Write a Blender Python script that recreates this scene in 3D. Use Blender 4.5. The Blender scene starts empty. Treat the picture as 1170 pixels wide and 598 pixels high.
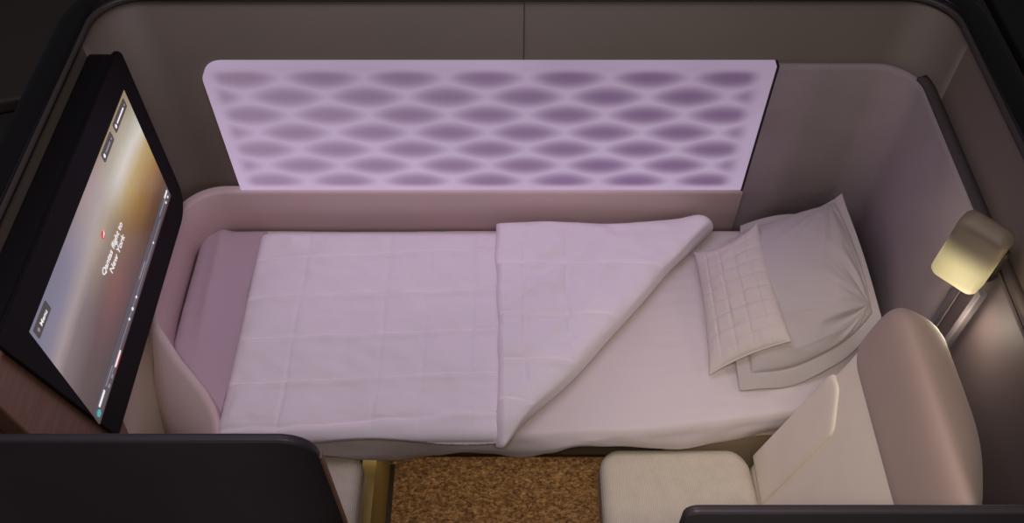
import bpy, bmesh, math, random
from mathutils import Vector, noise, Matrix
random.seed(4)
S = bpy.context.scene
COL = S.collection
S.view_settings.view_transform = 'Standard'
S.view_settings.look = 'None'
S.view_settings.exposure = 0.0
Z0 = 0.55          # mattress top above the floor; shapes below are written with z = 0 at mattress top
FL = -Z0

# ------------------------------------------------------------------ materials
def lin(c):
    return tuple(((v/255)/12.92 if v/255 <= .04045 else ((v/255+.055)/1.055)**2.4) for v in c) + (1,)
class NT:
    def __init__(s, name):
        s.m = bpy.data.materials.new(name); s.m.use_nodes = True
        s.t = s.m.node_tree; s.b = s.t.nodes['Principled BSDF']
    def n(s, typ, **kw):
        x = s.t.nodes.new(typ)
        for k, v in kw.items():
            if k in ('_in',):
                for a, b in v.items():
                    x.inputs[a].default_value = b
            else: setattr(x, k, v)
        return x
    def l(s, a, b): s.t.links.new(a, b)
    def math(s, op, a, b=None, clamp=False):
        x = s.n('ShaderNodeMath', operation=op, use_clamp=clamp)
        for i, v in enumerate((a, b)):
            if v is None: continue
            if isinstance(v, (int, float)): x.inputs[i].default_value = v
            else: s.l(v, x.inputs[i])
        return x.outputs[0]
def mat(name, rgb, rough=.6, metal=0, var=.06, vscale=6, bump=0, bscale=200, btype='noise', sheen=0, stretch=(1,1,1), spec=.3):
    k = NT(name); b = k.b
    tc = k.n('ShaderNodeTexCoord')
    mp = k.n('ShaderNodeMapping'); mp.inputs['Scale'].default_value = stretch
    k.l(tc.outputs['Object'], mp.inputs[0])
    ns = k.n('ShaderNodeTexNoise', _in={'Scale': vscale, 'Detail': 4}); k.l(mp.outputs[0], ns.inputs['Vector'])
    r = k.n('ShaderNodeValToRGB'); k.l(ns.outputs['Fac'], r.inputs[0])
    c = lin(rgb)
    r.color_ramp.elements[0].position = .3; r.color_ramp.elements[1].position = .7
    r.color_ramp.elements[0].color = tuple(v*(1-var) for v in c[:3])+(1,)
    r.color_ramp.elements[1].color = tuple(min(1, v*(1+var)) for v in c[:3])+(1,)
    k.l(r.outputs[0], b.inputs['Base Color'])
    b.inputs['Roughness'].default_value = rough; b.inputs['Metallic'].default_value = metal
    b.inputs['Specular IOR Level'].default_value = spec
    if sheen:
        b.inputs['Sheen Weight'].default_value = sheen; b.inputs['Sheen Roughness'].default_value = .5
    if bump:
        bp = k.n('ShaderNodeBump', _in={'Strength': bump, 'Distance': .002})
        if btype == 'noise':
            t = k.n('ShaderNodeTexNoise', _in={'Scale': bscale, 'Detail': 3}); k.l(mp.outputs[0], t.inputs['Vector']); h = t.outputs['Fac']
        elif btype == 'weave':
            hs = []
            for d in ('X', 'Z'):
                t = k.n('ShaderNodeTexWave', wave_type='BANDS', bands_direction=d, _in={'Scale': bscale, 'Distortion': 1.5, 'Detail': 1, 'Detail Scale': 3})
                k.l(mp.outputs[0], t.inputs['Vector']); hs.append(t.outputs['Fac'])
            h = k.math('ADD', hs[0], hs[1])
        elif btype == 'rib':
            t = k.n('ShaderNodeTexWave', wave_type='BANDS', bands_direction='X', _in={'Scale': bscale, 'Distortion': .8, 'Detail': 2, 'Detail Scale': 4})
            k.l(mp.outputs[0], t.inputs['Vector'])
            t2 = k.n('ShaderNodeTexNoise', _in={'Scale': 350, 'Detail': 2}); k.l(tc.outputs['Object'], t2.inputs['Vector'])
            h = k.math('ADD', t.outputs['Fac'], t2.outputs['Fac'])
            mx = k.n('ShaderNodeMix', data_type='RGBA', blend_type='MULTIPLY', _in={0: .6})
            k.l(r.outputs[0], mx.inputs[6])
            cr = k.n('ShaderNodeValToRGB'); k.l(t.outputs['Fac'], cr.inputs[0])
            cr.color_ramp.elements[0].color = (.68,.68,.68,1); cr.color_ramp.elements[1].color = (1.15,1.15,1.15,1)
            k.l(cr.outputs[0], mx.inputs[7]); k.l(mx.outputs[2], b.inputs['Base Color'])
        k.l(h, bp.inputs['Height']); k.l(bp.outputs[0], b.inputs['Normal'])
    return k.m

M = {}
M['shell'] = mat('taupe_shell', (108,98,88), .55, var=.05, vscale=3, bump=.06, bscale=400)
M['surround'] = mat('rose_taupe_shell', (216,192,190), .5, var=.03, vscale=3)
M['beige'] = mat('beige_laminate', (222,208,192), .5, var=.03)
M['cap'] = mat('black_rim', (16,14,15), .35, var=.1)
M['capline'] = mat('dark_bronze_edge', (62,56,54), .45, var=.05)
M['textile'] = mat('woven_textile', (150,138,140), .85, var=.05, vscale=8, bump=.22, bscale=70, btype='weave', stretch=(1,1,1))
M['ledge'] = mat('grey_ledge', (72,64,64), .5)
M['sheet'] = mat('white_cotton_sheet', (221,208,211), .9, var=.012, vscale=4, bump=.10, bscale=700, sheen=.15)
M['duvet'] = mat('white_quilted_cotton', (243,232,239), .9, var=.015, vscale=5, bump=.12, bscale=500, sheen=.2)
M['pillow'] = mat('light_grey_pillowcase', (190,179,180), .85, var=.015, vscale=5, bump=.08, bscale=700, sheen=.2)
M['cushion'] = mat('quilted_cushion_cover', (210,197,194), .9, var=.015, vscale=5, bump=.12, bscale=500, sheen=.2)
M['seat'] = mat('oatmeal_rib_fabric', (216,204,188), .9, var=.05, vscale=30, bump=.35, bscale=75, btype='rib', sheen=.1)
M['suede'] = mat('cream_suede', (238,222,206), .9, var=.03, vscale=9, bump=.1, bscale=300, sheen=.2)
M['leather'] = mat('taupe_leather', (172,148,138), .55, var=.03, vscale=4, bump=.05, bscale=250, sheen=.1)
M['platform'] = mat('brown_bed_platform', (96,80,66), .6)
M['darkkick'] = mat('dark_kickboard', (46,38,28), .5)
M['brass'] = mat('brushed_brass', (150,128,78), .5, metal=.35, var=.12, vscale=12, stretch=(1,1,12))
M['wood'] = mat('brown_wood_veneer', (134,98,82), .45, var=.15, vscale=10, stretch=(1,1,8))
M['partition'] = mat('black_partition', (52,46,50), .45, var=.06)
M['door'] = mat('dark_plum_door', (52,38,38), .45)
M['bezel'] = mat('black_glass_bezel', (20,16,19), .6, var=.04, spec=.1)
M['housing'] = mat('matt_black_housing', (9,8,9), .5)
M['olive'] = mat('dark_olive_panel', (31,31,25), .7, var=.1, vscale=2)
M['umber'] = mat('dark_umber_panel', (46,39,34), .6, var=.1, vscale=2)
M['nblack'] = mat('neighbour_black', (22,21,20), .5)
M['metal'] = mat('grey_anodised_bar', (98,92,96), .6, metal=.1, var=.04)
M['dark'] = mat('charcoal_plastic', (40,37,36), .5)
M['aisle'] = mat('dark_aisle_carpet', (30,27,24), .95, var=.3, vscale=120)

def carpet():
    k = NT('golden_brown_carpet'); tc = k.n('ShaderNodeTexCoord')
    mp = k.n('ShaderNodeMapping'); mp.inputs['Scale'].default_value = (1, 1.6, 1); k.l(tc.outputs['Object'], mp.inputs[0])
    a = k.n('ShaderNodeTexNoise', _in={'Scale': 75, 'Detail': 5, 'Roughness': .8, 'Distortion': .6}); k.l(mp.outputs[0], a.inputs['Vector'])
    r = k.n('ShaderNodeValToRGB'); k.l(a.outputs['Fac'], r.inputs[0])
    e = r.color_ramp.elements
    e[0].position = .36; e[0].color = lin((70,42,20)); e[1].position = .66; e[1].color = lin((220,172,118))
    m = r.color_ramp.elements.new(.5); m.color = lin((142,104,68))
    k.l(r.outputs[0], k.b.inputs['Base Color']); k.b.inputs['Roughness'].default_value = .95
    bp = k.n('ShaderNodeBump', _in={'Strength': .9, 'Distance': .006}); k.l(a.outputs['Fac'], bp.inputs['Height']); k.l(bp.outputs[0], k.b.inputs['Normal'])
    return k.m
M['carpet'] = carpet()

def light_panel_mat():
    k = NT('backlit_lozenge_panel'); tc = k.n('ShaderNodeTexCoord')
    sp = k.n('ShaderNodeSeparateXYZ'); k.l(tc.outputs['UV'], sp.inputs[0])   # uv in metres: x along wall, y = height above panel foot
    X, Z = sp.outputs[0], sp.outputs[1]
    p, r = .2107, .0645
    def tri(v, off, per):   # 0 at every centre, 1 half way between
        f = k.math('FRACT', k.math('ADD', k.math('DIVIDE', k.math('SUBTRACT', v, off), per), .5))
        return k.math('MULTIPLY', k.math('ABSOLUTE', k.math('SUBTRACT', f, .5)), 2.0)
    def lens(ox, oz):
        a = k.math('POWER', tri(X, ox, p), 2.0)
        b = k.math('MULTIPLY', tri(Z, oz, 2*r), 1/.68)
        b = k.math('POWER', b, 1.5)
        q = k.n('ShaderNodeMapRange', interpolation_type='SMOOTHSTEP', _in={1: 1.12, 2: -.05}); k.l(k.math('ADD', a, b), q.inputs[0])
        return q.outputs[0]
    A = k.math('MAXIMUM', lens(.099, .039), lens(.099+p/2, .039+r))
    mr = k.n('ShaderNodeMapRange', _in={1: 0, 2: 1}); k.l(A, mr.inputs[0])
    # fade of the pattern near the panel's rim
    def edge(v, lo, hi):
        q = k.n('ShaderNodeMapRange', interpolation_type='SMOOTHSTEP', _in={1: lo, 2: hi}); k.l(v, q.inputs[0]); return q.outputs[0]
    em = k.math('MULTIPLY', k.math('MULTIPLY', edge(X, .01, .05), edge(X, 1.452, 1.40)), k.math('MULTIPLY', edge(Z, .006, .03), edge(Z, .464, .435)))
    d = k.math('MULTIPLY', mr.outputs[0], em)
    nz = k.n('ShaderNodeTexNoise', _in={'Scale': 3.0, 'Detail': 2}); k.l(tc.outputs['UV'], nz.inputs['Vector'])
    cd_ = k.n('ShaderNodeMix', data_type='RGBA'); cd_.inputs[6].default_value = lin((143,121,146)); cd_.inputs[7].default_value = lin((118,92,126))
    gx = k.n('ShaderNodeMapRange', _in={1: .1, 2: 1.1}); k.l(X, gx.inputs[0]); k.l(gx.outputs[0], cd_.inputs[0])
    c1 = k.n('ShaderNodeMix', data_type='RGBA'); c1.inputs[6].default_value = lin((181,160,187)); k.l(cd_.outputs[2], c1.inputs[7]); k.l(d, c1.inputs[0])
    # the backlight is weaker towards the upper right
    g = k.n('ShaderNodeMapRange', _in={1: 0, 2: 1.46, 3: 1.03, 4: .86}); k.l(X, g.inputs[0])
    g2 = k.n('ShaderNodeMapRange', _in={1: 0, 2: .46, 3: 1.08, 4: .78}); k.l(Z, g2.inputs[0])
    st = k.math('MULTIPLY', k.math('MULTIPLY', g.outputs[0], g2.outputs[0]), k.math('ADD', k.math('MULTIPLY', nz.outputs['Fac'], .3), .85))
    k.b.inputs['Base Color'].default_value = (.05,.04,.06,1)
    k.l(c1.outputs[2], k.b.inputs['Emission Color']); k.l(k.math('MULTIPLY', st, 1.0), k.b.inputs['Emission Strength'])
    k.b.inputs['Roughness'].default_value = .4
    return k.m
M['lightpanel'] = light_panel_mat()

def emis(name, rgb, s=1.0, base=(.02,.02,.02,1)):
    k = NT(name); k.b.inputs['Base Color'].default_value = base
    k.b.inputs['Emission Color'].default_value = lin(rgb); k.b.inputs['Emission Strength'].default_value = s
    k.b.inputs['Roughness'].default_value = .3
    n = k.n('ShaderNodeTexNoise', _in={'Scale': 30}); mr = k.n('ShaderNodeMapRange', _in={3: s*.93, 4: s*1.07}); k.l(n.outputs['Fac'], mr.inputs[0]); k.l(mr.outputs[0], k.b.inputs['Emission Strength'])
    return k.m
M['white_px'] = emis('screen_white', (235,230,235), 1.0)
M['grey_px'] = emis('screen_grey', (150,140,148), .8)
M['tag_px'] = emis('screen_tag_grey', (66,62,60), .8)
M['red_px'] = emis('screen_red', (215,50,45), 1.0)
M['teal_px'] = emis('screen_teal', (70,175,175), .9)
M['bar_px'] = emis('screen_bar', (104,98,110), .55)
M['dred'] = emis('deep_red_edge', (70,8,16), .5)

def screen_mat():
    k = NT('seatback_screen_sunrise'); tc = k.n('ShaderNodeTexCoord')
    sp = k.n('ShaderNodeSeparateXYZ'); k.l(tc.outputs['UV'], sp.inputs[0]); s, t = sp.outputs[0], sp.outputs[1]   # t from top to bottom
    nz = k.n('ShaderNodeTexNoise', _in={'Scale': 4, 'Detail': 5, 'Roughness': .6}); k.l(tc.outputs['UV'], nz.inputs['Vector'])
    # the planet's limb bows upward a little
    bow = k.math('MULTIPLY', k.math('POWER', k.math('ABSOLUTE', k.math('SUBTRACT', s, .6)), 2.0), -.25)
    tt = k.math('ADD', k.math('ADD', t, bow), k.math('MULTIPLY', k.math('SUBTRACT', nz.outputs['Fac'], .5), .10))
    def ramp(v, pts):
        r = k.n('ShaderNodeValToRGB'); k.l(v, r.inputs[0]); e = r.color_ramp.elements
        e[0].position, e[0].color = pts[0][0], lin(pts[0][1]); e[1].position, e[1].color = pts[-1][0], lin(pts[-1][1])
        for q, c in pts[1:-1]:
            x = e.new(q); x.color = lin(c)
        return r.outputs[0]
    L = ramp(tt, [(0,(118,115,134)),(.14,(128,124,142)),(.26,(160,146,146)),(.36,(122,108,110)),(.6,(88,74,72)),(1,(74,66,66))])
    R = ramp(tt, [(0,(150,132,104)),(.16,(178,170,152)),(.28,(212,206,196)),(.42,(186,160,104)),(.6,(150,112,56)),(.8,(96,66,42)),(1,(60,44,36))])
    D = ramp(tt, [(0,(160,140,140)),(.2,(176,164,164)),(.32,(172,156,138)),(.5,(128,104,80)),(.75,(92,72,66)),(1,(72,58,58))])
    f1 = k.n('ShaderNodeMapRange', interpolation_type='SMOOTHSTEP', _in={1: .22, 2: .55}); k.l(s, f1.inputs[0])
    f2 = k.n('ShaderNodeMapRange', interpolation_type='SMOOTHSTEP', _in={1: .52, 2: .80}); k.l(s, f2.inputs[0])
    m1 = k.n('ShaderNodeMix', data_type='RGBA'); k.l(f1.outputs[0], m1.inputs[0]); k.l(L, m1.inputs[6]); k.l(D, m1.inputs[7])
    m2 = k.n('ShaderNodeMix', data_type='RGBA'); k.l(f2.outputs[0], m2.inputs[0]); k.l(m1.outputs[2], m2.inputs[6]); k.l(R, m2.inputs[7])
    # faint red glow in the lower middle
    dx = k.math('MULTIPLY', k.math('SUBTRACT', s, .40), 5.5); dy = k.math('MULTIPLY', k.math('SUBTRACT', t, .70), 7)
    rr = k.math('ADD', k.math('MULTIPLY', dx, dx), k.math('MULTIPLY', dy, dy))
    gl = k.math('MULTIPLY', k.math('EXPONENT', k.math('MULTIPLY', rr, -1.0)), .22)
    m3 = k.n('ShaderNodeMix', data_type='RGBA'); k.l(gl, m3.inputs[0]); k.l(m2.outputs[2], m3.inputs[6]); m3.inputs[7].default_value = lin((170,80,84))
    k.l(m3.outputs[2], k.b.inputs['Emission Color']); k.b.inputs['Emission Strength'].default_value = .9
    k.b.inputs['Base Color'].default_value = (.01,.01,.01,1); k.b.inputs['Roughness'].default_value = .25
    return k.m
M['screen'] = screen_mat()

def shade_mat():
    k = NT('translucent_cream_shade'); tc = k.n('ShaderNodeTexCoord')
    sp = k.n('ShaderNodeSeparateXYZ'); k.l(tc.outputs['Object'], sp.inputs[0])
    z = sp.outputs[2]
    g = k.n('ShaderNodeMapRange', interpolation_type='SMOOTHSTEP', _in={1: .200, 2: .135, 3: 0.0, 4: 1}); k.l(z, g.inputs[0])
    w = k.math('ADD', k.math('MULTIPLY', sp.outputs[0], .682), k.math('MULTIPLY', sp.outputs[1], -.731))
    rr = k.math('ADD', k.math('POWER', k.math('DIVIDE', k.math('SUBTRACT', z, .118), .05), 2.0), k.math('POWER', k.math('DIVIDE', k.math('ADD', w, .033), .045), 2.0))
    e = k.math('MULTIPLY', k.math('EXPONENT', k.math('MULTIPLY', rr, -1.0)), .30)
    k.l(k.math('MULTIPLY', g.outputs[0], k.math('ADD', e, .31)), k.b.inputs['Emission Strength'])
    k.b.inputs['Emission Color'].default_value = lin((255,240,172))
    k.b.inputs['Base Color'].default_value = lin((128,116,98)); k.b.inputs['Roughness'].default_value = .6
    return k.m
M['shade'] = shade_mat()

# ------------------------------------------------------------------ object helpers
def tag(o, label=None, cat=None, group=None, kind=None):
    if label: o['label'] = label
    if cat: o['category'] = cat
    if group: o['group'] = group
    if kind: o['kind'] = kind
    return o
def thing(name, label, cat, origin, group=None):
    o = bpy.data.objects.new(name, None); COL.objects.link(o)
    o.location = (origin[0], origin[1], origin[2] + Z0); o.empty_display_size = .05
    return tag(o, label, cat, group)
ORG = {}
def org(o):
    while o.parent: o = o.parent
    return Vector((o.location[0], o.location[1], o.location[2] - Z0))
def obj(name, bm, m, parent=None, smooth=True, angle=None, bevel=0, seg=3, sub=0, recalc=True):
    me = bpy.data.meshes.new(name)
    if recalc: bmesh.ops.recalc_face_normals(bm, faces=bm.faces)
    if parent: o0 = org(parent)
    else:
        xs = [v.co for v in bm.verts]
        o0 = Vector(((min(c.x for c in xs)+max(c.x for c in xs))/2, (min(c.y for c in xs)+max(c.y for c in xs))/2, min(c.z for c in xs)))
    for v in bm.verts: v.co -= o0
    if smooth:
        for f in bm.faces: f.smooth = True
    bm.to_mesh(me); bm.free()
    o = bpy.data.objects.new(name, me); COL.objects.link(o); me.materials.append(m)
    if parent: o.parent = parent
    else: o.location = (o0.x, o0.y, o0.z + Z0)
    if bevel:
        b = o.modifiers.new('b', 'BEVEL'); b.width = bevel; b.segments = seg; b.limit_method = 'ANGLE'; b.angle_limit = math.radians(35); b.harden_normals = False
    if sub:
        s_ = o.modifiers.new('s', 'SUBSURF'); s_.levels = sub; s_.render_levels = sub
    if smooth and not sub:
        w = o.modifiers.new('w', 'WEIGHTED_NORMAL') if bevel else None
        if w: w.keep_sharp = True
    return o
def struct(name, bm, m, **kw):
    o = obj(name, bm, m, **kw); o['kind'] = 'structure'; return o
def box(bm, x0, x1, y0, y1, z0, z1):
    vs = [bm.verts.new((x, y, z)) for z in (z0, z1) for y in (y0, y1) for x in (x0, x1)]
    for q in ((0,1,3,2),(4,6,7,5),(0,4,5,1),(2,3,7,6),(0,2,6,4),(1,5,7,3)): bm.faces.new([vs[i] for i in q])
    return bm
def bx(*a): return box(bmesh.new(), *a)
def rpoly(pts, r, n=8):
    """2-D polygon with rounded corners; r one radius or one per corner"""
    out = []; N = len(pts)
    for i, p in enumerate(pts):
        p = Vector(p); a = Vector(pts[i-1]); b = Vector(pts[(i+1) % N]); rr = r[i] if isinstance(r, (list, tuple)) else r
        if rr <= 0: out.append(p); continue
        d1 = (a-p).normalized(); d2 = (b-p).normalized(); ang = d1.angle(d2)
        t = rr/math.tan(ang/2); c = p + (d1+d2).normalized()*(rr/math.sin(ang/2))
        s0 = p + d1*t - c; s1 = p + d2*t - c
        a0 = math.atan2(s0.y, s0.x); a1 = math.atan2(s1.y, s1.x); da = (a1-a0+math.pi) % (2*math.pi)-math.pi
        for k in range(n+1):
            q = a0+da*k/n; out.append(c+Vector((math.cos(q), math.sin(q)))*rr)
    return out
def prism(pts, f, a, b):
    """closed prism: f(p, h) -> 3-D"""
    bm = bmesh.new()
    A = [bm.verts.new(f(p, a)) for p in pts]; B = [bm.verts.new(f(p, b)) for p in pts]; n = len(pts)
    bm.faces.new(A); bm.faces.new(list(reversed(B)))
    for i in range(n): bm.faces.new((A[i], B[i], B[(i+1) % n], A[(i+1) % n]))
    return bm
yz = lambda p, h: (h, p[0], p[1])
xy = lambda p, h: (p[0], p[1], h)
xz = lambda p, h: (p[0], h, p[1])
def strip(path, prof):
    """loft a section along a plan path; prof(i, point, normal) -> list of 3-D points (closed section)"""
    bm = bmesh.new(); rows = []; N = len(path)
    for i, p in enumerate(path):
        a = path[max(0, i-1)]; b = path[min(N-1, i+1)]
        t = Vector((b[0]-a[0], b[1]-a[1])).normalized(); nr = Vector((t.y, -t.x))
        rows.append([bm.verts.new(q) for q in prof(i, p, nr)])
    k = len(rows[0])
    for i in range(N-1):
        for j in range(k): bm.faces.new((rows[i][j], rows[i][(j+1) % k], rows[i+1][(j+1) % k], rows[i+1][j]))
    bm.faces.new(rows[0]); bm.faces.new(list(reversed(rows[-1])))
    return bm
def arc(cx, cy, r, a0, a1, n=12):
    return [(cx+r*math.cos(math.radians(a0+(a1-a0)*i/n)), cy+r*math.sin(math.radians(a0+(a1-a0)*i/n))) for i in range(n+1)]
def lerp(a, b, t): return a+(b-a)*t
def clus(i, n, k=.75):
    u = i/n; c = .5-.5*math.cos(math.pi*u); return u*(1-k)+c*k
def sstep(a, b, x):
    if a == b: return 1.0 if x >= a else 0.0
    t = max(0, min(1, (x-a)/(b-a))); return t*t*(3-2*t)
def nz(x, y, z=0): return noise.noise(Vector((x, y, z)))
def ridge(x, y, z=0): return 1-abs(nz(x, y, z))*2.2
def puff(P, T, nu, nv, disp=None, bot=1.0, k=.75):
    """closed soft body: mid-surface P(u,v), half thickness T(u,v), extra offset disp(u,v) of the upper face"""
    bm = bmesh.new(); us = [clus(i, nu, k) for i in range(nu+1)]; vs = [clus(j, nv, k) for j in range(nv+1)]
    e = 1e-3; top = {}; bt = {}
    for i, u in enumerate(us):
        for j, v in enumerate(vs):
            p = Vector(P(u, v)); 
            u0, u1 = max(0, u-e), min(1, u+e); v0, v1 = max(0, v-e), min(1, v+e)
            du = Vector(P(u1, v))-Vector(P(u0, v)); dv = Vector(P(u, v1))-Vector(P(u, v0))
            n = du.cross(dv)
            n = n.normalized() if n.length > 1e-12 else Vector((0,0,1))
            if n.z < 0: n = -n
            h = T(u, v); d = disp(u, v) if disp else 0
            edge = i in (0, nu) or j in (0, nv)
            if edge:
                top[i,j] = bt[i,j] = bm.verts.new(p)
            else:
                top[i,j] = bm.verts.new(p+n*(h+d)); bt[i,j] = bm.verts.new(p-n*h*bot)
    for i in range(nu):
        for j in range(nv):
            bm.faces.new((top[i,j], top[i+1,j], top[i+1,j+1], top[i,j+1]))
            q = (bt[i,j], bt[i,j+1], bt[i+1,j+1], bt[i+1,j])
            if len(set(q)) == 4:
                try: bm.faces.new(q)
                except ValueError: pass
    return bm

# ------------------------------------------------------------------ setting: floor, walls
struct('floor', bx(-1.02, 1.09, .42, 1.86, FL-.02, FL), M['carpet'], smooth=False)
struct('floor_aisle', bx(-8, 8, -6.0, .415, FL-.03, FL-.01), M['aisle'], smooth=False)
struct('floor_side_left', bx(-8, -1.025, .42, 9, FL-.03, FL-.01), M['aisle'], smooth=False)
struct('floor_rear', bx(-1.025, 1.095, 1.88, 9, FL-.03, FL-.01), M['aisle'], smooth=False)
struct('floor_side_right', bx(1.095, 8, .42, 9, FL-.03, FL-.01), M['aisle'], smooth=False)

XL, XR, YB, ZT = -.985, 1.045, 1.825, .820
RC = .11
def shell_wall(path, name, m=M['shell']):
    return struct(name, strip(path, lambda i, p, n: [(p[0], p[1], FL), (p[0], p[1], ZT), (p[0]-n.x*.05, p[1]-n.y*.05, ZT), (p[0]-n.x*.05, p[1]-n.y*.05, FL)]), m, smooth=False)
# paths run left-front -> back -> right-front, so the right-hand normal points inward
pL = [(XL, .60), (XL, 1.0), (XL, 1.5), (XL, YB-RC-.05)]
pB = [(XL, YB-RC-.05), (XL, YB-RC-.02)] + arc(XL+RC, YB-RC, RC, 180, 90) + [(0, YB)] + arc(XR-RC, YB-RC, RC, 90, 0) + [(XR, YB-RC-.02), (XR, YB-RC-.05)]
pR = [(XR, YB-RC-.05), (XR, 1.4), (XR, 1.0), (XR, .50)]
def smooth_obj(o):
    for f in o.data.polygons: f.use_smooth = abs(f.normal.z) < .5
    return o
o = shell_wall(pL, 'wall_left'); 
o = smooth_obj(shell_wall(pB, 'wall_back'))
o = shell_wall(pR, 'wall_right')
# black rim running on top of the whole shell
pAll = pL[:-1] + arc(XL+RC, YB-RC, RC, 180, 90) + [(0, YB)] + arc(XR-RC, YB-RC, RC, 90, 0) + pR[1:]
def rimsec(i, p, n):
    a, b = .002, -.058
    pts = rpoly([(a, ZT-.004), (a, ZT+.014), (b, ZT+.014), (b, ZT-.03)], [0, .006, .012, 0], 3)
    return [(p[0]+n.x*q.x, p[1]+n.y*q.x, q.y) for q in pts]
o = struct('trim_1', strip(pAll, rimsec), M['cap'])
def rim2(i, p, n):
    a, b = .008, .001
    return [(p[0]+n.x*q[0], p[1]+n.y*q[0], q[1]) for q in [(a, ZT-.012), (a, ZT-.002), (b, ZT+.004), (b, ZT-.012)]]
o = struct('trim_2', strip(pAll, rim2), M['capline'])
# upright joint in the back wall
o = struct('trim_3', bx(.0285, .0305, YB-.0025, YB+.001, .625, ZT-.012), M['ledge'], smooth=False)

# backlit panel on the back wall
PX0, PX1, PZ0, PZ1 = -.797, .672, .157, .624
t = thing('light_panel', 'long glowing lilac wall panel patterned with rows of soft lozenges above the bed', 'light panel', ((PX0+PX1)/2, 1.81, PZ0))
pts = rpoly([(PX0, PZ0), (PX1, PZ0), (PX1, PZ1), (PX0, PZ1)], [.004, .004, .004, .055], 10)
bm = prism(pts, xz, YB-.001, 1.802)
uv = bm.loops.layers.uv.new('UVMap')
for f in bm.faces:
    for l in f.loops: l[uv].uv = (l.vert.co.x-PX0, l.vert.co.z-PZ0)
obj('diffuser', bm, M['lightpanel'], t, smooth=False)
bm = bx(PX1, PX1+.0055, 1.7985, YB-.001, PZ0, PZ1)
obj('edge_strip', bm, M['dark'], t, smooth=False)

# woven panel wrapping round the head-end corner
HX, HY = 1.012, 1.795
hp = [(PX1+.006, HY), (.8, HY)] + arc(HX-.09, HY-.09, .09, 90, 0, 14) + [(HX, 1.5), (HX, 1.205)]
def hsec(i, p, n):
    return [(p[0]+n.x*q[0], p[1]+n.y*q[0], q[1]) for q in [(0, FL+.002), (0, .612), (-.004, .621), (-.010, .624), (-.0195, .624), (-.0195, FL+.002)]]
M['plum'] = mat('side_panel_painted_shade', (86,76,76), .6, var=.03)  # darker colour paints in the shade on the front stretch of side wall
t = thing('headboard_panel', 'mauve grey woven textile panel wrapping round the corner behind the pillows', 'wall panel', (HX-.09, HY-.09, FL))
o = obj('woven_face', strip(hp, hsec), M['textile'], t)
def lsec(i, p, n):
    return [(p[0]+n.x*q[0], p[1]+n.y*q[0], q[1]) for q in [(-.006, .6245), (-.006, .634), (-.0315, .634), (-.0315, .6245)]]
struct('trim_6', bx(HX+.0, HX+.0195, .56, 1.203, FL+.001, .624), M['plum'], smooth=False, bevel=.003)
lp = arc(HX-.09, HY-.09, .09, 25, 0, 5) + [(HX, 1.5), (HX, 1.2), (HX, .8), (HX, .56)]
o = obj('top_ledge', strip(lp, lsec), M['ledge'], t)

# ------------------------------------------------------------------ bed surround shell (back band, foot curve, sweeping foot end)
sw = [(-.938, 1.345, .160), (-.925, 1.322, .155), (-.904, 1.298, .140), (-.863, 1.246, .118), (-.826, 1.210, .098), (-.790, 1.172, .078), (-.766, 1.138, .060), (-.754, 1.108, .046), (-.745, 1.075, .034), (-.742, 1.045, .026)]
SY = 1.794
spath = [(PX1+.005, SY, .157), (.2, SY, .157), (-.4, SY, .157)] + [(x, y, .157) for x, y in arc(-.955+.115, SY-.115, .115, 90, 180, 12)] + [(-.955, 1.55, .157), (-.953, 1.44, .159), (-.948, 1.38, .161)] + sw
def ssec(i, p, n):
    z = p[2]; n = -n  # path runs right to left: flip so n points inward
    k = sstep(-.96, -.74, p[0]) if (p[1] < 1.345) else 0
    s = sstep(1.36, 1.30, p[1])
    # inner wall, rounded lip, outer side that flares out below the sweeping end
    fx, fy = -.10*s, -.14*s
    w = .024
    out = [(p[0]+n.x*.003, p[1]+n.y*.003, -.22), (p[0]+n.x*.003, p[1]+n.y*.003, z-.008), (p[0], p[1], z-.001), (p[0]-n.x*.006, p[1]-n.y*.006, z+.001)]
    if s < .5:
        out += [(p[0]-n.x*w, p[1]-n.y*w, z+.001), (p[0]-n.x*w, p[1]-n.y*w, -.22)]
        out.insert(4, (p[0]-n.x*w*.9, p[1]-n.y*w*.9, z+.001))
    else:
        out += [(p[0]-n.x*.012+fx*.06, p[1]-n.y*.012+fy*.06, z-.004), (p[0]-n.x*.016+fx*.5, p[1]-n.y*.016+fy*.5, z-.17), (p[0]-n.x*.016+fx, p[1]-n.y*.016+fy, -.34)]
    return out
o = struct('trim_4', strip(spath, lambda i, p, n: ssec(i, p, n)), M['surround'])
# beige side wall under the monitor
bm = bx(-.983, -.962, 1.045, 1.36, FL+.001, .205)
struct('trim_5', bm, M['beige'], smooth=False)

# ------------------------------------------------------------------ bed platform and mattress
t = thing('bed_platform', 'brown bed platform with dark kickboard and brass line under the mattress', 'bed base', (0, 1.5, FL))
pp = [(-.72, 1.125), (.30, 1.125), (.86, 1.165), (.985, 1.18), (.985, 1.772), (-.92, 1.772), (-.92, 1.36), (-.72, 1.18)]
obj('deck', prism([Vector(p) for p in pp], xy, -.19, -.095), M['platform'], t, smooth=False)
M['rail'] = mat('light_brown_bed_side', (176,154,132), .6)
obj('side_rail', prism([Vector(p) for p in [(.42,1.122), (.86,1.150), (.985,1.165), (.985,1.178), (.86,1.163), (.42,1.135)]], xy, -.42, -.100), M['rail'], t, smooth=False)
obj('kickboard', bx(-.72, .98, 1.29, 1.75, FL+.001, -.191), M['darkkick'], t, smooth=False)
obj('brass_line', bx(-.70, .97, 1.282, 1.29, FL+.040, FL+.047), M['brass'], t, smooth=False)

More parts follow.
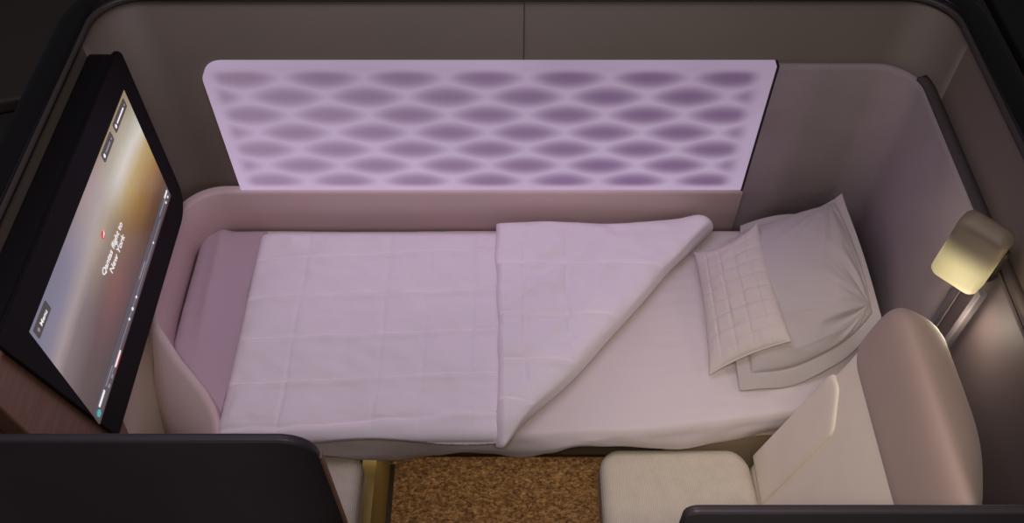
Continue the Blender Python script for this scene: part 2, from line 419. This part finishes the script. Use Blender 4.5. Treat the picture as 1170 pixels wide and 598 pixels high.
def yfront(x): return 1.078+.012*sstep(-.1, .3, x)+.075*sstep(.25, .95, x)
def hem(x):
    pts = [(-.72,-.07),(-.5,-.098),(-.32,-.126),(-.2,-.112),(-.12,-.085),(-.05,-.092),(.03,-.108),(.10,-.090),(.16,-.07),(.3,-.086),(.45,-.104),(.62,-.106),(.8,-.098),(1.1,-.098)]
    for (a, b), (c, d) in zip(pts, pts[1:]):
        if a <= x <= c:
            return lerp(b, d, sstep(a, c, x))
    return pts[0][1] if x < pts[0][0] else pts[-1][1]
mt = thing('mattress', 'long white sheeted mattress filling the suite beneath the duvet', 'mattress', (0, 1.4, -.094))
# core, cut back at the foot corner
mp_ = [(-.70, 1.10), (.30, 1.12), (.88, 1.17), (.99, 1.18), (.99, 1.785), (-.92, 1.785), (-.92, 1.34), (-.74, 1.16)]
obj('core', prism([Vector(p) for p in mp_], xy, -.094, -.012), M['sheet'], mt, bevel=.01)
def yfoot(x):   # front limit of the sheet where the foot corner is cut away
    if x > -.70: return yfront(x)
    pts = [(-.95, 1.385), (-.930, 1.345), (-.89, 1.30), (-.85, 1.255), (-.80, 1.195), (-.765, 1.15), (-.742, 1.10), (-.70, yfront(-.70))]
    for (a, b), (c, d) in zip(pts, pts[1:]):
        if a <= x <= c: return lerp(b, d, (x-a)/(c-a))-.016
    return pts[0][1]
def sheet():
    bm = bmesh.new(); nx, ny, ns = 260, 90, 14; rows = []
    for i in range(nx+1):
        x = lerp(-.949, 1.006, i/nx); y0, y1 = yfoot(x), 1.788; hz = hem(x); col = []
        soft = sstep(-.76, -.68, x)
        for j in range(ny+1):
            v = j/ny; y = lerp(y1, y0, v)
            d = y-y0; z = 0
            # gentle sag and soft wrinkles
            z += .004*nz(x*3, y*5, 1)+.0022*ridge(x*9+y*3, y*22-x*4, 3)*sstep(.25, .5, x)
            z += .0015*nz(x*14, y*30, 2)
            r = .022; ef = max(0, 1-d/r)
            z -= r*(1-math.sqrt(max(0, 1-ef*ef)))
            eb = max(0, 1-(y1-y)/.03); z -= .02*(1-math.sqrt(max(0, 1-eb*eb)))
            el = max(0, 1-(x+.949)/.03); z -= .015*(1-math.sqrt(max(0, 1-el*el)))
            # roll of the sheet tucked at the foot
            z += .010*math.exp(-((x+.875+.03*(y-1.5))/.02)**2)*sstep(1.3, 1.5, y)
            col.append(bm.verts.new((x, y, z)))
        for s in range(1, ns+1):
            q = s/ns; z = lerp(-.022, hz if soft > 0 else -.06, q)
            bulge = .008*math.sin(q*math.pi)+.006*q*math.sin(x*14+1)+.004*nz(x*12, q*2, 7)
            col.append(bm.verts.new((x, y0-bulge*soft, z)))
        rows.append(col)
    for a, b in zip(rows, rows[1:]):
        for j in range(len(a)-1): bm.faces.new((a[j], b[j], b[j+1], a[j+1]))
    return bm
o = obj('fitted_sheet', sheet(), M['sheet'], mt)
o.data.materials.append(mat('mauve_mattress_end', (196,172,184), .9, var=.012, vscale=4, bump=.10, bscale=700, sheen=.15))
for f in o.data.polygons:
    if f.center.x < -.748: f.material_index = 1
so = o.modifiers.new('t', 'SOLIDIFY'); so.thickness = .002; so.offset = -1

# ------------------------------------------------------------------ duvet
SEAMY = [1.10, 1.235, 1.375, 1.515, 1.655]
SEAMX = [-.60, -.36, -.24, -.11]
def groove(d, w): return math.exp(-(d/w)**2)
def bump_quilt(x, y, sx, sy, deep=.007, tilt=.0):
    h = 0
    for s in sy:
        yy = s+tilt*(x+.35)+.008*nz(x*4, s*7)+.003*nz(x*16, s*9)
        d = y-yy; a = .45+.9*abs(nz(x*5, s*3, 4))
        h -= deep*a*(.75*sstep(-.005, .003, d)*math.exp(-max(0, d)/.035)+.9*groove(d-.002, .0045))
        h += deep*.28*groove(d+.012, .010)
    for s in sx:
        xx = s+.006*nz(y*5, s*7, 2)
        h -= deep*.38*groove(x-xx, .005)*(.4+.9*abs(nz(y*4, s*9, 5)))
    return h
def wr(x, y, a=1):
    return a*(.0045*nz(x*6, y*9, 3)+.0022*nz(x*18+y*6, y*26, 5)+.0016*ridge(x*10-y*8, y*13+x*9, 8))
def xdiag(y): return lerp(-.045, .585, (y-1.062)/.68)+.015*math.sin((y-1.06)*9)
DY0, DY1 = 1.058, 1.742
def dP(u, v):
    y = lerp(DY0, DY1+.004*math.sin(u*9), v)
    xr = xdiag(y)-.022+.03
    if xr < -.045: xr = -.045
    x = lerp(-.757-.012*math.sin(v*3)*0-.004*math.sin(v*11), xr, u)
    y += .006*math.sin(x*13)*sstep(.3, 0, v)
    # rounded free corner at the foot
    cr = max(0, 1-(x+.757)/.05)*max(0, 1-(y-DY0)/.05); x += .018*cr; y += .018*cr
    zd = .024-.010*groove(x+.757, .03)
    f = max(0, 1.10-y); zd -= 5.5*f*f; zd += .004*sstep(1.14,1.07,y)
    # the duvet swells where it rolls over the mattress edge
    return (x, y, zd)
def dT(u, v):
    p = dP(u, v); x, y = p[0], p[1]
    L = x+.757; F = y-DY0; B = DY1-y; R = (1-u)*max(.3, 1)
    e = 1
    for d, r in ((L, .030), (F, .030), (B, .030), (R*.6, .03)):
        q = max(0, min(1, d/r)); e *= math.sqrt(max(0, 1-(1-q)**2))
    return (.022+.006*groove(F-.03, .04))*e
def dD(u, v):
    p = dP(u, v); x, y = p[0], p[1]
    e = min(1, max(0, min((x+.757)/.04, (y-DY0)/.05, (DY1-y)/.03, (1-u)*20)))
    h = bump_quilt(x, y, SEAMX, SEAMY, .0145, .055)+wr(x, y, 1.7)
    # crumpled swell along the front edge
    h += .014*groove(y-1.13, .035)*(.6+.8*nz(x*5.5, 3, 1))+.006*ridge(x*7, y*20, 6)*groove(y-1.12, .05)*abs(nz(x*4, 1, 9))*2
    h += .005*groove(y-1.655-.05, .05)
    return h*e
t = thing('duvet', 'puffy white quilted duvet with its head-end corner folded back', 'duvet', (-.1, 1.4, 0))
obj('lower_layer', puff(dP, dT, 220, 240, dD, k=.3), M['duvet'], t)
def uP(u, v):
    y = lerp(1.052, 1.752, v)
    xl = -.042+.006*math.sin(v*5)+.004*nz(v*9, 1, 2)
    xr = xdiag(y)+.035+.010*nz(y*7, 4, 4)
    # rounded far tip of the fold
    xr -= .05*max(0, (y-1.722)/.03)**2
    xr = max(xr, xl+.022)
    x = lerp(xl, xr, u)
    yy = y+ .010*sstep(.25, .6, x)*v + .004*math.sin(x*16)*v
    # fold rests on the lower layer, falling to the sheet at the crease and the front tip
    dcr = xr-x
    z = .063-.018*groove(dcr, .055)
    f = max(0, 1.13-y); z -= 7.0*f*f
    z += .012*sstep(.48, .6, x)
    return (x, yy, z)
def uT(u, v):
    p = uP(u, v); y = lerp(1.052, 1.752, v); xl = uP(0, v)[0]; xr = uP(1, v)[0]
    L = p[0]-xl; R = xr-p[0]; B = 1.752-y; F = y-1.052; w = xr-xl
    e = 1
    for d, r in ((L, .016), (R, min(.060, w*.5+.001)), (B, .028), (F, .02)):
        q = max(0, min(1, d/r)); e *= math.sqrt(max(0, 1-(1-q)**2))
    return (.018+.022*groove(R, .09)+.010*groove(R-.03,.04)*sstep(.4,.6,p[0]))*e
def uD(u, v):
    p = uP(u, v); x, y = p[0], p[1]; xl = uP(0, v)[0]; xr = uP(1, v)[0]
    e = min(1, max(0, min((x-xl)/.015, (xr-x)/.04, (1.752-lerp(1.052,1.752,v))/.03, v/.05)))
    h = 0
    far = sstep(.02, .09, xr-x)
    h += bump_quilt(x, y, [.035, .155], [1.155, 1.275, 1.425, 1.60], .0135, -.02)*far
    h += wr(x+3, y, 2.3)*far
    # soft drag folds running toward the crease
    s = (x*.66+y*.75); c = (x*.75-y*.66)
    h += .006*ridge(s*3, c*12, 2)*sstep(.0, .12, xr-x)*sstep(.55, .2, x)
    h += .004*nz(s*6, c*3, 9)
    return h*e
obj('folded_layer', puff(uP, uT, 150, 230, uD, k=.35), M['duvet'], t)

# ------------------------------------------------------------------ pillows
def lag(g):
    def f(u, v):
        bu = [2*(u-.5)*(u-1), -4*u*(u-1), 2*u*(u-.5)]; bv = [2*(v-.5)*(v-1), -4*v*(v-1), 2*v*(v-.5)]
        p = Vector((0,0,0))
        for i in range(3):
            for j in range(3): p += Vector(g[j][i])*(bu[i]*bv[j])
        return p
    return f
def body(u, v, f0, f1, g0, g1, pw=.55):
    """0 on the flange, dome inside"""
    a = max(0, min(1, (u-f0)/(1-f0-f1))); b = max(0, min(1, (v-g0)/(1-g0-g1)))
    return (max(0, 16*a*(1-a)*b*(1-b)))**pw
# flat pillow underneath, pushed against the back wall
gB = [[(.66,1.34,.020),(.81,1.33,.040),(.985,1.37,.048)],
      [(.66,1.52,.020),(.81,1.53,.045),(.960,1.55,.050)],
      [(.690,1.768,.035),(.79,1.775,.075),(.88,1.770,.082)]]
fB = lag(gB)
TB = lambda u, v: .003+.024*body(u, v, .05, .05, .05, .05, .4)
t = obj('pillow', puff(fB, TB, 60, 60, lambda u, v: .003*nz(u*5, v*6, 2)*body(u, v, .05,.05,.05,.05, .5)), M['pillow'])
tag(t, 'flat white pillow lying underneath, against the back wall, mostly hidden', 'pillow')
# big flanged pillow propped against the head-end corner
gA = [[(.607,1.212,.012),(.825,1.250,.034),(.985,1.365,.130)],
      [(.605,1.45,.075),(.800,1.480,.145),(.975,1.545,.195)],
      [(.64,1.690,.070),(.79,1.735,.112),(.945,1.738,.192)]]
gA = [gA[0], gA[1], gA[2]]
fA0 = lag(gA)
def fA(u, v):
    p = fA0(u, v)
    # edges draw in between the corners
    p.y -= .020*(4*u*(1-u))*v**6; p.x -= .018*(4*v*(1-v))*u**5
    # peaked ear at the far corner
    p.z += .012*(u*v)**9; p.y += .01*(u*v)**10
    # rippled hem along the near side
    p.z += .006*math.sin(u*15)*(1-v)**10*sstep(0, .1, u)
    return p
FU0, FU1, FV0, FV1 = .075, .062, .085, .03
def TA(u, v): return .0025+.058*body(u, v, FU0, FU1, FV0, FV1, .42)
def DA(u, v):
    b = body(u, v, FU0, FU1, FV0, FV1, .35); b = min(1, b)
    h = 0
    # pleats fanning from the near right corner and along the right seam
    du, dv = u-.92, v-.16; r = math.hypot(du, dv)+1e-4; an = math.atan2(dv, du)
    h += .010*(ridge(an*3.2, r*1.1, 1)-.5)*groove(r-.22, .30)*b
    h += .008*(ridge(an*6.5, r*2.0, 5)-.5)*groove(r-.12, .2)*b
    du2, dv2 = u-.90, v-.95; r2 = math.hypot(du2, dv2)+1e-4; an2 = math.atan2(dv2, du2)
    h += .012*(ridge(an2*3.5, r2*.9, 11)-.5)*groove(r2-.18, .25)*b
    # creases along the lower seam
    h += .012*(ridge(u*2.2-v*1.5, v*9+u*3, 21)-.5)*groove(v-.24, .14)*b
    h += .010*nz(u*2.4, v*2.6, 3)*b
    # stitched seam line where flange meets body
    sd = min(abs(u-(1-FU1)), 9)
    h -= .003*groove(u-(1-FU1), .006)*sstep(FV0, FV0+.02, v)
    h -= .003*groove(v-FV0, .008)*sstep(FU0, FU0+.02, u)*sstep(1-FU1+.03, 1-FU1, u)
    h -= .003*groove(u-FU0, .006)*sstep(FV0, FV0+.02, v)
    return h
t = obj('pillow', puff(fA, TA, 170, 170, DA, bot=.6, k=.35), M['pillow'])
tag(t, 'large pale grey pillow with a wide flanged border propped in the head-end corner', 'pillow')
# small quilted cushion leaning on it
gC = [[(.527,1.248,.030),(.625,1.262,.085),(.728,1.285,.140)],
      [(.532,1.455,.046),(.622,1.468,.108),(.716,1.475,.160)],
      [(.533,1.656,.048),(.615,1.648,.100),(.702,1.680,.152)]]
fC0 = lag(gC)
def fC(u, v):
    p = fC0(u, v)
    p.y += (.018*4*u*(1-u))*((1-v)**4-v**4)*.8
    p.x += (.010*4*v*(1-v))*((1-u)**4-u**4)
    return p
def TC(u, v): return .002+.036*body(u, v, .01, .01, .01, .01, .42)
def DC(u, v):
    b = min(1, body(u, v, .01, .01, .01, .01, .5)*1.2); h = 0
    nu, nv = 5, 9
    a = (u*nu) % 1; c = (v*nv) % 1
    a = min(a, 1-a); c = min(c, 1-c)
    h -= .0055*groove(a, .09)*(.6+.5*nz(u*4, v*9, 3)); h -= .0068*groove(c, .12)*(.7+.5*nz(u*7, v*4, 6))
    h += .0035*nz(u*6, v*9, 4)
    h += .004*(ridge(u*2+v*5, u*7, 9)-.5)*groove(min(v, 1-v), .12)
    return h*b
t = obj('cushion', puff(fC, TC, 110, 180, DC, bot=.8, k=.25), M['cushion'])
tag(t, 'small white cushion quilted in squares leaning on the large pillow', 'cushion')

# ------------------------------------------------------------------ monitor on the left wall
XM = -.916
t = thing('wall_monitor', 'large black framed entertainment screen on the left wall showing a sunrise above the clouds', 'monitor', (XM, 1.3, .2))
A, B, C, D = (1.695, .775), (1.700, .213), (.972, .213), (.872, .775)
front = rpoly([A, B, C, D], [.035, .075, .012, .01], 10)
obj('housing', prism(rpoly([(1.69,.770),(1.69,.225),(.98,.225),(.895,.770)], [.035,.07,.012,.03], 10), yz, -.981, XM-.010), M['housing'], t, smooth=False)
obj('bezel', prism(front, yz, XM-.010, XM), M['bezel'], t, smooth=False, bevel=.003, seg=2)
SYa, SYb, SZa, SZb = .950, 1.632, .322, .692
sc = bmesh.new(); nsy = 2
bm = prism([Vector(p) for p in [(SYa,SZa),(SYb,SZa),(SYb,SZb),(SYa,SZb)]], yz, XM-.001, XM+.0012)
uv = bm.loops.layers.uv.new('UVMap')
for f in bm.faces:
    for l in f.loops: l[uv].uv = ((l.vert.co.y-SYa)/(SYb-SYa), 1-(l.vert.co.z-SZa)/(SZb-SZa))
scr = obj('screen', bm, M['screen'], t, smooth=False)
obj('edge_glow', bx(XM-.001, XM+.001, SYa, SYb+.002, SZa-.0025, SZa), M['dred'], t, smooth=False)
def flat(name, pts, m, lift=.0022, parent=scr):
    return obj(name, prism([Vector(p) for p in pts], yz, XM+.0012, XM+lift), m, parent, smooth=False)
def rrect(y0, y1, z0, z1, r): return rpoly([(y0,z0),(y1,z0),(y1,z1),(y0,z1)], r, 4)
flat('menu_bar', rrect(SYa+.004, SYb-.002, SZa+.006, SZa+.040, .004), M['bar_px'], .0018)
flat('progress_line', rrect(SYa+.12, SYb-.10, SZa+.0165, SZa+.0185, .0005), M['grey_px'], .0024)
def text(name, body, y, z, size, m, align='CENTER', parent=scr, shear=0):
    c = bpy.data.curves.new(name, 'FONT'); c.body = body; c.size = size; c.align_x = align; c.extrude = .0003; c.offset = .0002*size/.02; c.shear = shear
    tmp = bpy.data.objects.new('tmp', c); COL.objects.link(tmp)
    dg = bpy.context.evaluated_depsgraph_get(); me = bpy.data.meshes.new_from_object(tmp.evaluated_get(dg))
    bpy.data.objects.remove(tmp)
    bm = bmesh.new(); bm.from_mesh(me); bpy.data.meshes.remove(me)
    for v in bm.verts: v.co = Vector((XM+.0026+v.co.z, y+v.co.x, z+v.co.y))
    return obj(name, bm, m, parent, smooth=False, recalc=False)
text('title_text', 'Qantas flight to', 1.297, .507, .0245, M['white_px'])
text('title_text', 'New York', 1.303, .479, .0255, M['white_px'])
flat('caption_line', rrect(1.255, 1.345, .541, .5445, .001), M['grey_px'])
lg = flat('airline_logo', [(1.292+.0095*math.cos(a*math.pi/12), .568+.0095*math.sin(a*math.pi/12)) for a in range(24)], M['red_px'])
flat('logo_mark', [(1.286,.564),(1.297,.566),(1.300,.574),(1.293,.570)], M['white_px'], .003)
for y0, y1 in ((1.425, 1.500), (1.520, 1.612)):
    flat('screen_tag', rrect(y0, y1, .660, .686, .003), M['tag_px'], .0024)
    flat('tag_icon', [(y0+.010+.0045*math.cos(a*math.pi/5), .673+.0055*math.sin(a*math.pi/5)) for a in range(10)], M['white_px'], .003)
    flat('tag_line', rrect(y0+.020, y1-.020, .6705, .6755, .001), M['white_px'] if y0 > 1.5 else M['grey_px'], .003)
    flat('tag_line', rrect(y1-.013, y1-.008, .6700, .6760, .001), M['grey_px'], .003)
flat('screen_tag', rrect(.958, 1.030, .655, .684, .003), M['tag_px'], .0024)
flat('tag_icon', [(.970+.004*math.cos(a*math.pi/5), .6695+.005*math.sin(a*math.pi/5)) for a in range(10)], M['grey_px'], .003)
text('tag_text', 'Menu', .981, .6635, .016, M['white_px'], 'LEFT')
flat('profile_dot', [(.966+.0085*math.cos(a*math.pi/9), SZa+.020+.0085*math.sin(a*math.pi/9)) for a in range(18)], M['teal_px'], .003)
flat('caption_line', rrect(.978, 1.020, SZa+.024, SZa+.031, .001), M['white_px'], .003)
flat('caption_line', rrect(1.030, 1.085, SZa+.026, SZa+.0285, .001), M['grey_px'], .003)
for y in (1.035, 1.060):
    flat('bar_icon', rrect(y, y+.009, SZa+.010, SZa+.017, .001), M['grey_px'], .003)
flat('caption_line', rrect(1.090, 1.135, SZa+.010, SZa+.015, .001), M['white_px'], .003)
flat('caption_line', rrect(1.092, 1.132, SZa+.006, SZa+.0075, .0005), M['red_px'], .003)
for y, r in ((1.22, .0035), (1.25, .0045), (1.285, .0035), (1.455, .003)):
    flat('bar_icon', [(y+r*math.cos(a*math.pi/5), SZa+.0165+r*math.sin(a*math.pi/5)) for a in range(10)], M['white_px'], .003)
flat('caption_line', rrect(1.330, 1.385, SZa+.027, SZa+.0305, .001), M['grey_px'], .003)
flat('caption_line', rrect(1.535, 1.595, SZa+.026, SZa+.0285, .001), M['grey_px'], .003)
flat('caption_line', rrect(1.595, 1.622, SZa+.028, SZa+.034, .001), M['white_px'], .003)
for y in (1.592, 1.612):
    flat('bar_icon', [(y+.0035*math.cos(a*math.pi/5), SZa+.0165+.0035*math.sin(a*math.pi/5)) for a in range(10)], M['white_px'], .003)

# wooden side wing under the near edge of the monitor
wp = rpoly([(.800, .72), (1.02, .72), (1.04, .20), (.985, -.05), (.87, .10), (.812, .50)], [.02, .005, .01, .05, .20, .2], 8)
o = obj('wooden_side_panel', prism(wp, yz, -.980, -.932), M['wood'], bevel=.012, seg=3)
tag(o, 'brown wood veneered panel with a curved edge beside the near end of the monitor', 'side panel')

# ------------------------------------------------------------------ reading lamp
LX, LY = .962, 1.125
t = thing('reading_lamp', 'cream glowing reading lamp with rounded oblong shade on an upright grey arm', 'lamp', (LX, LY, .50))
ang = math.radians(-47)
ux, uy = math.cos(ang), math.sin(ang)     # width direction (toward +x and the viewer)
nx_, ny_ = math.cos(ang-math.pi/2), math.sin(ang-math.pi/2)  # outward face normal
def lamp_pt(w, d, z): return (LX-.015+ux*w+nx_*d, LY+.037+uy*w+ny_*d, z)
bm = bmesh.new(); rows = []
secs = 22
for k in range(secs+1):
    q = k/secs; z = .572+.178*q
    e = min(q, 1-q)*.178; r = .022
    ins = r-math.sqrt(max(0, r*r-(r-min(e, r))**2)) if e < r else 0
    hw, hd = .053-ins, max(.004, .027-ins*.9)
    lean = .012*q
    sec = rpoly([(-hw,-hd),(hw,-hd),(hw,hd),(-hw,hd)], min(.016, hd*.9), 4)
    rows.append([bm.verts.new(lamp_pt(p.x, p.y-lean, z)) for p in sec])
n = len(rows[0])
for a, b in zip(rows, rows[1:]):
    for j in range(n): bm.faces.new((a[j], a[(j+1) % n], b[(j+1) % n], b[j]))
bm.faces.new(rows[0]); bm.faces.new(list(reversed(rows[-1])))
obj('lamp_shade', bm, M['shade'], t)
obj('mount', bx(.985, 1.011, 1.130, 1.190, .60, .700), M['dark'], t, bevel=.012)
obj('arm', bx(.974, .990, 1.102, 1.118, .16, .60), M['metal'], t, smooth=False, bevel=.002)
obj('rail', bx(1.000, 1.0115, 1.205, 1.216, .16, .60), M['metal'], t, smooth=False)

# ------------------------------------------------------------------ seat at the head end
def rbox(x0, x1, y0, y1, z0, z1, r=.03, dome=0, n=22, m=22, rc=.05):
    """soft upholstered block: rounded plan, rolled top edge, slight dome"""
    bm = bmesh.new(); lev = []
    prof = [(0, z0)]; K = 8
    for k in range(K+1):
        a = math.pi/2*k/K; prof.append((r*(1-math.cos(a)), z1-r+r*math.sin(a)))
    for k in range(1, 9): prof.append((r+ (min(x1-x0, y1-y0)/2-r)*k/9*.999, z1+dome*math.sin(math.pi/2*k/8)))
    for ins, z in prof:
        rr = max(.004, rc-ins)
        pts = rpoly([(x0+ins,y0+ins),(x1-ins,y0+ins),(x1-ins,y1-ins),(x0+ins,y1-ins)], rr if rr*2 < min(x1-x0, y1-y0)-2*ins else .0005, 8)
        lev.append([bm.verts.new((p.x, p.y, z)) for p in pts])
    k = min(len(a) for a in lev)
    for a, b in zip(lev, lev[1:]):
        for j in range(k): bm.faces.new((a[j], a[(j+1) % k], b[(j+1) % k], b[j]))
    bm.faces.new(lev[0]); bm.faces.new(list(reversed(lev[-1])))
    return bm
t = thing('airline_seat', 'cream upholstered armchair seat facing left beside the head of the bed', 'seat', (.5, .8, FL))
bm = rbox(.238, .676, .60, 1.114, -.25, -.117, .035, .010, rc=.055)
for v in bm.verts:       # far right corner draws in toward the backrest joint
    v.co.x -= .040*sstep(.45, .655, v.co.x)*sstep(.93, 1.10, v.co.y)
obj('seat_cushion', bm, M['seat'], t)
obj('seat_base', bx(.285, .80, .62, 1.118, FL+.001, -.262), M['rail'], t, bevel=.01)
# leaning back cushion: surface param a (up), y
def backP(z): return .655+.150*(z+.12)
def loft_y(ys, sec):
    bm = bmesh.new(); rows = [[bm.verts.new((x, y, z)) for x, z in sec(i, y)] for i, y in enumerate(ys)]
    k = len(rows[0])
    for a, b in zip(rows, rows[1:]):
        for j in range(k): bm.faces.new((a[j], b[j], b[(j+1) % k], a[(j+1) % k]))
    bm.faces.new(list(reversed(rows[0]))); bm.faces.new(rows[-1])
    return bm
ys = [.58, .7, .8, .9, 1.0] + [1.0+.085*math.sin(math.pi/2*k/8) for k in range(1, 9)]
def bsec(i, y):
    q = max(0, (y-1.06)/.025); ins = .02*(1-math.sqrt(max(0, 1-q*q))) if q > 0 else 0
    taper = .030*sstep(.9, 1.08, y)
    pts = [(backP(z)+ins+.004*math.cos((z-.15)*4), z) for z in [(-.20+.72*k/14) for k in range(15)]]
    pts += [(backP(.52)+.09-ins, .52), (backP(-.2)+.10-ins, -.20)]
    return pts
def bys(y, z): return y-.028*sstep(0, .5, z)*sstep(.9, 1.08, y)
bm = loft_y(ys, bsec)
for v in bm.verts: v.co.y = bys(v.co.y, v.co.z)
obj('backrest', bm, M['suede'], t)
# raised side bolster with a curved seam
bl = rpoly([(1.092, -.135), (1.062, .352), (1.020, .365), (.940, .295), (.952, -.135)], [.004, .012, .03, .05, .004], 6)
def bolster():
    bm = bmesh.new(); cy = sum(p.x for p in bl)/len(bl); cz = sum(p.y for p in bl)/len(bl); rings = []
    for s, h in ((1.0, .012), (1.0, .002), (.985, -.002), (.95, -.0035), (.85, -.0045), (.6, -.005), (.3, -.005), (.02, -.005)):
        rings.append([bm.verts.new((backP(cz+(p.y-cz)*s)+h, cy+(p.x-cy)*s, cz+(p.y-cz)*s)) for p in bl])
    k = len(bl)
    for a, b in zip(rings, rings[1:]):
        for j in range(k): bm.faces.new((a[j], a[(j+1) % k], b[(j+1) % k], b[j]))
    bm.faces.new(rings[0]); bm.faces.new(list(reversed(rings[-1])))
    return bm
obj('side_bolster', bolster(), M['suede'], t)
# big rolled headrest
ys = [.565, .60, .66, .72, .80, .88, .95, 1.0] + [1.0+.072*math.sin(math.pi/2*k/9) for k in range(1, 10)]
def hsec2(i, y):
    q = max(0, (y-1.0)/.072); sc_ = math.sqrt(max(0.03, 1-q*q)) if q > 0 else 1
    sc_ = .55+.45*sc_
    xb = lerp(.820, .900, sstep(.50, .84, y))+.006*groove(y-.76, .12)
    base = [(.738, .455), (.738, .475), (.752, .575), (.764, .625), (.783, .648), (.806, .642), (xb-.022, .595), (xb+.012, .520), (xb+.032, .42), (xb+.034, .33), (.77, .38)]
    cx_, cz_ = .80, .50
    return [(lerp(cx_, x, sc_), lerp(cz_, z, sc_)) for x, z in base]
o = obj('headrest', loft_y(ys, hsec2), M['leather'], t, sub=2)

# ------------------------------------------------------------------ ottoman
t = thing('ottoman', 'grey ribbed ottoman with brass side panel tucked against the foot of the bed', 'ottoman', (-.56, .88, FL))
obj('ottoman_cushion', rbox(-.725, -.408, .715, 1.118, -.25, -.130, .035, .006, rc=.05), M['seat'], t)
obj('ottoman_base', bx(-.715, -.425, .72, 1.085, FL+.001, -.251), M['dark'], t, smooth=False)
obj('brass_panel', bx(-.425, -.386, .72, 1.26, FL+.012, -.255), M['brass'], t, smooth=False)
obj('floor_plate', bx(-.386, -.372, .72, 1.26, FL+.001, FL+.012), M['darkkick'], t, smooth=False)

# ------------------------------------------------------------------ front partitions and door
def panel(name, x0, x1, y0, y1, z1, rl, rr, m, label, cat, trim=None):
    t = thing(name, label, cat, ((x0+x1)/2, (y0+y1)/2, FL))
    pts = rpoly([(x0, FL+.001), (x1, FL+.001), (x1, z1), (x0, z1)], [0, 0, rr, rl], 10)
    obj('panel', prism(pts, xz, y0, y1), m, t, smooth=False, bevel=.005, seg=3)
    return t
t = panel('privacy_partition', -1.10, -.318, .660, .676, .815, .0, .058, M['partition'], 'black front partition left of the doorway with rounded top corner', 'partition')
pts = rpoly([(-.325, FL+.01), (-.3145, FL+.01), (-.3145, .75), (-.325, .75)], [0,0,.003,.003], 3)
obj('edge_strip', prism(pts, xz, .663, .673), M['wood'], t, smooth=False)
panel('privacy_partition',   .263, 1.16, .541, .556, .815, .022, 0, M['partition'], 'black front partition right of the doorway, standing before the seat', 'partition')
t = panel('sliding_door', -.34, .246, .488, .5285, .806, 0, .006, M['door'], 'dark plum sliding privacy door, only its top edge in view at the bottom', 'door')

# ------------------------------------------------------------------ neighbouring dark structures outside the suite
pts = rpoly([(1.165, .60), (3.0, .60), (3.0, 1.985), (1.165, 1.985)], [0, 0, 0, .09], 8)
t = thing('neighbouring_suite', 'black rounded suite shell beyond the right-hand wall', 'suite shell', (1.9, 1.3, FL))
obj('shell', prism(pts, xy, FL+.001, .79), M['nblack'], t, smooth=False, bevel=.01)
obj('side_strip', bx(1.138, 1.158, .60, 2.05, FL+.001, .77), M['umber'], t, smooth=False)
t = thing('bulkhead_console', 'dark olive bulkhead console beyond the left-hand wall', 'console', (-1.8, 1.8, FL))
obj('console_top', bx(-3.0, -1.062, .60, 2.6, FL+.001, .66), M['olive'], t, smooth=False, bevel=.02)
wd = prism([Vector(p) for p in [(-1.30, 1.55), (-1.07, 1.62), (-1.07, 2.5), (-1.62, 2.5)]], xy, .661, .70)
obj('raised_panel', wd, M['umber'], t, smooth=False, bevel=.01)
o = obj('rear_cabinet', bx(-1.06, 1.13, 1.885, 2.6, FL+.001, .70), M['nblack'], smooth=False, bevel=.01)
tag(o, 'black cabinet top just behind the back wall rim', 'cabinet')

# ------------------------------------------------------------------ lights
def area(name, loc, tgt, sx, sy, power, col):
    d = bpy.data.lights.new(name, 'AREA'); d.shape = 'RECTANGLE'; d.size = sx; d.size_y = sy; d.energy = power; d.color = col
    o = bpy.data.objects.new(name, d); COL.objects.link(o); o.location = loc
    o.rotation_euler = (Vector(tgt)-Vector(loc)).to_track_quat('-Z', 'Y').to_euler(); return o
area('ceiling_light', (-.40, .95, 3.3), (-.35, 1.15, 0), 1.4, .5, 16, (.90,.79,1.0))
area('ceiling_light_warm', (.25, -.15, 3.25), (.3, 1.1, .3), 1.1, .4, 12, (1,.90,.74))
area('partition_fill_light', (-.1, -.9, .75), (-.1, .5, .95), 1.8, .5, 6, (1,.93,.95))  # added fill from the viewer's side to lift the black partition face
area('carpet_fill_light', (-.05, 1.20, Z0-.215), (-.05, 1.15, 0), .8, .07, .55, (1,.86,.62))  # added fill under the deck, there only to brighten the carpet
d = bpy.data.lights.new('seat_spot', 'SPOT'); d.energy = 92; d.color = (1,.93,.74); d.spot_size = math.radians(30); d.spot_blend = 1; d.shadow_soft_size = .15
o = bpy.data.objects.new('seat_spot', d); COL.objects.link(o); o.location = (-.1, -.15, 3.2); o.rotation_euler = (Vector((.66, .93, .5))-o.location).to_track_quat('-Z', 'Y').to_euler()
area('panel_glow', (-.06, 1.785, .98), (-.06, 1.1, .45), 1.4, .40, 1.1, (.80,.62,1.0))
def point(name, loc, power, col, r=.03):
    d = bpy.data.lights.new(name, 'POINT'); d.energy = power; d.color = col; d.shadow_soft_size = r
    o = bpy.data.objects.new(name, d); COL.objects.link(o); o.location = loc
point('lamp_downlight', (.935, 1.08, .52+Z0), .85, (1,.86,.68), .04)
point('lamp_sidelight', (1.015, 1.06, .68+Z0), .10, (1,.82,.5), .02)
w = bpy.data.worlds.new('dim_cabin'); S.world = w; w.use_nodes = True
w.node_tree.nodes['Background'].inputs[0].default_value = (.80,.78,.85,1); w.node_tree.nodes['Background'].inputs[1].default_value = .08

# ------------------------------------------------------------------ camera
cd = bpy.data.cameras.new('camera'); cd.sensor_width = 36; cd.lens = 36*1035/1170; cd.clip_start = .05
cam = bpy.data.objects.new('camera', cd); COL.objects.link(cam)
cam.location = (0, 0, 2.13+Z0); cam.rotation_euler = (math.radians(90-52.1), 0, 0)
S.camera = cam
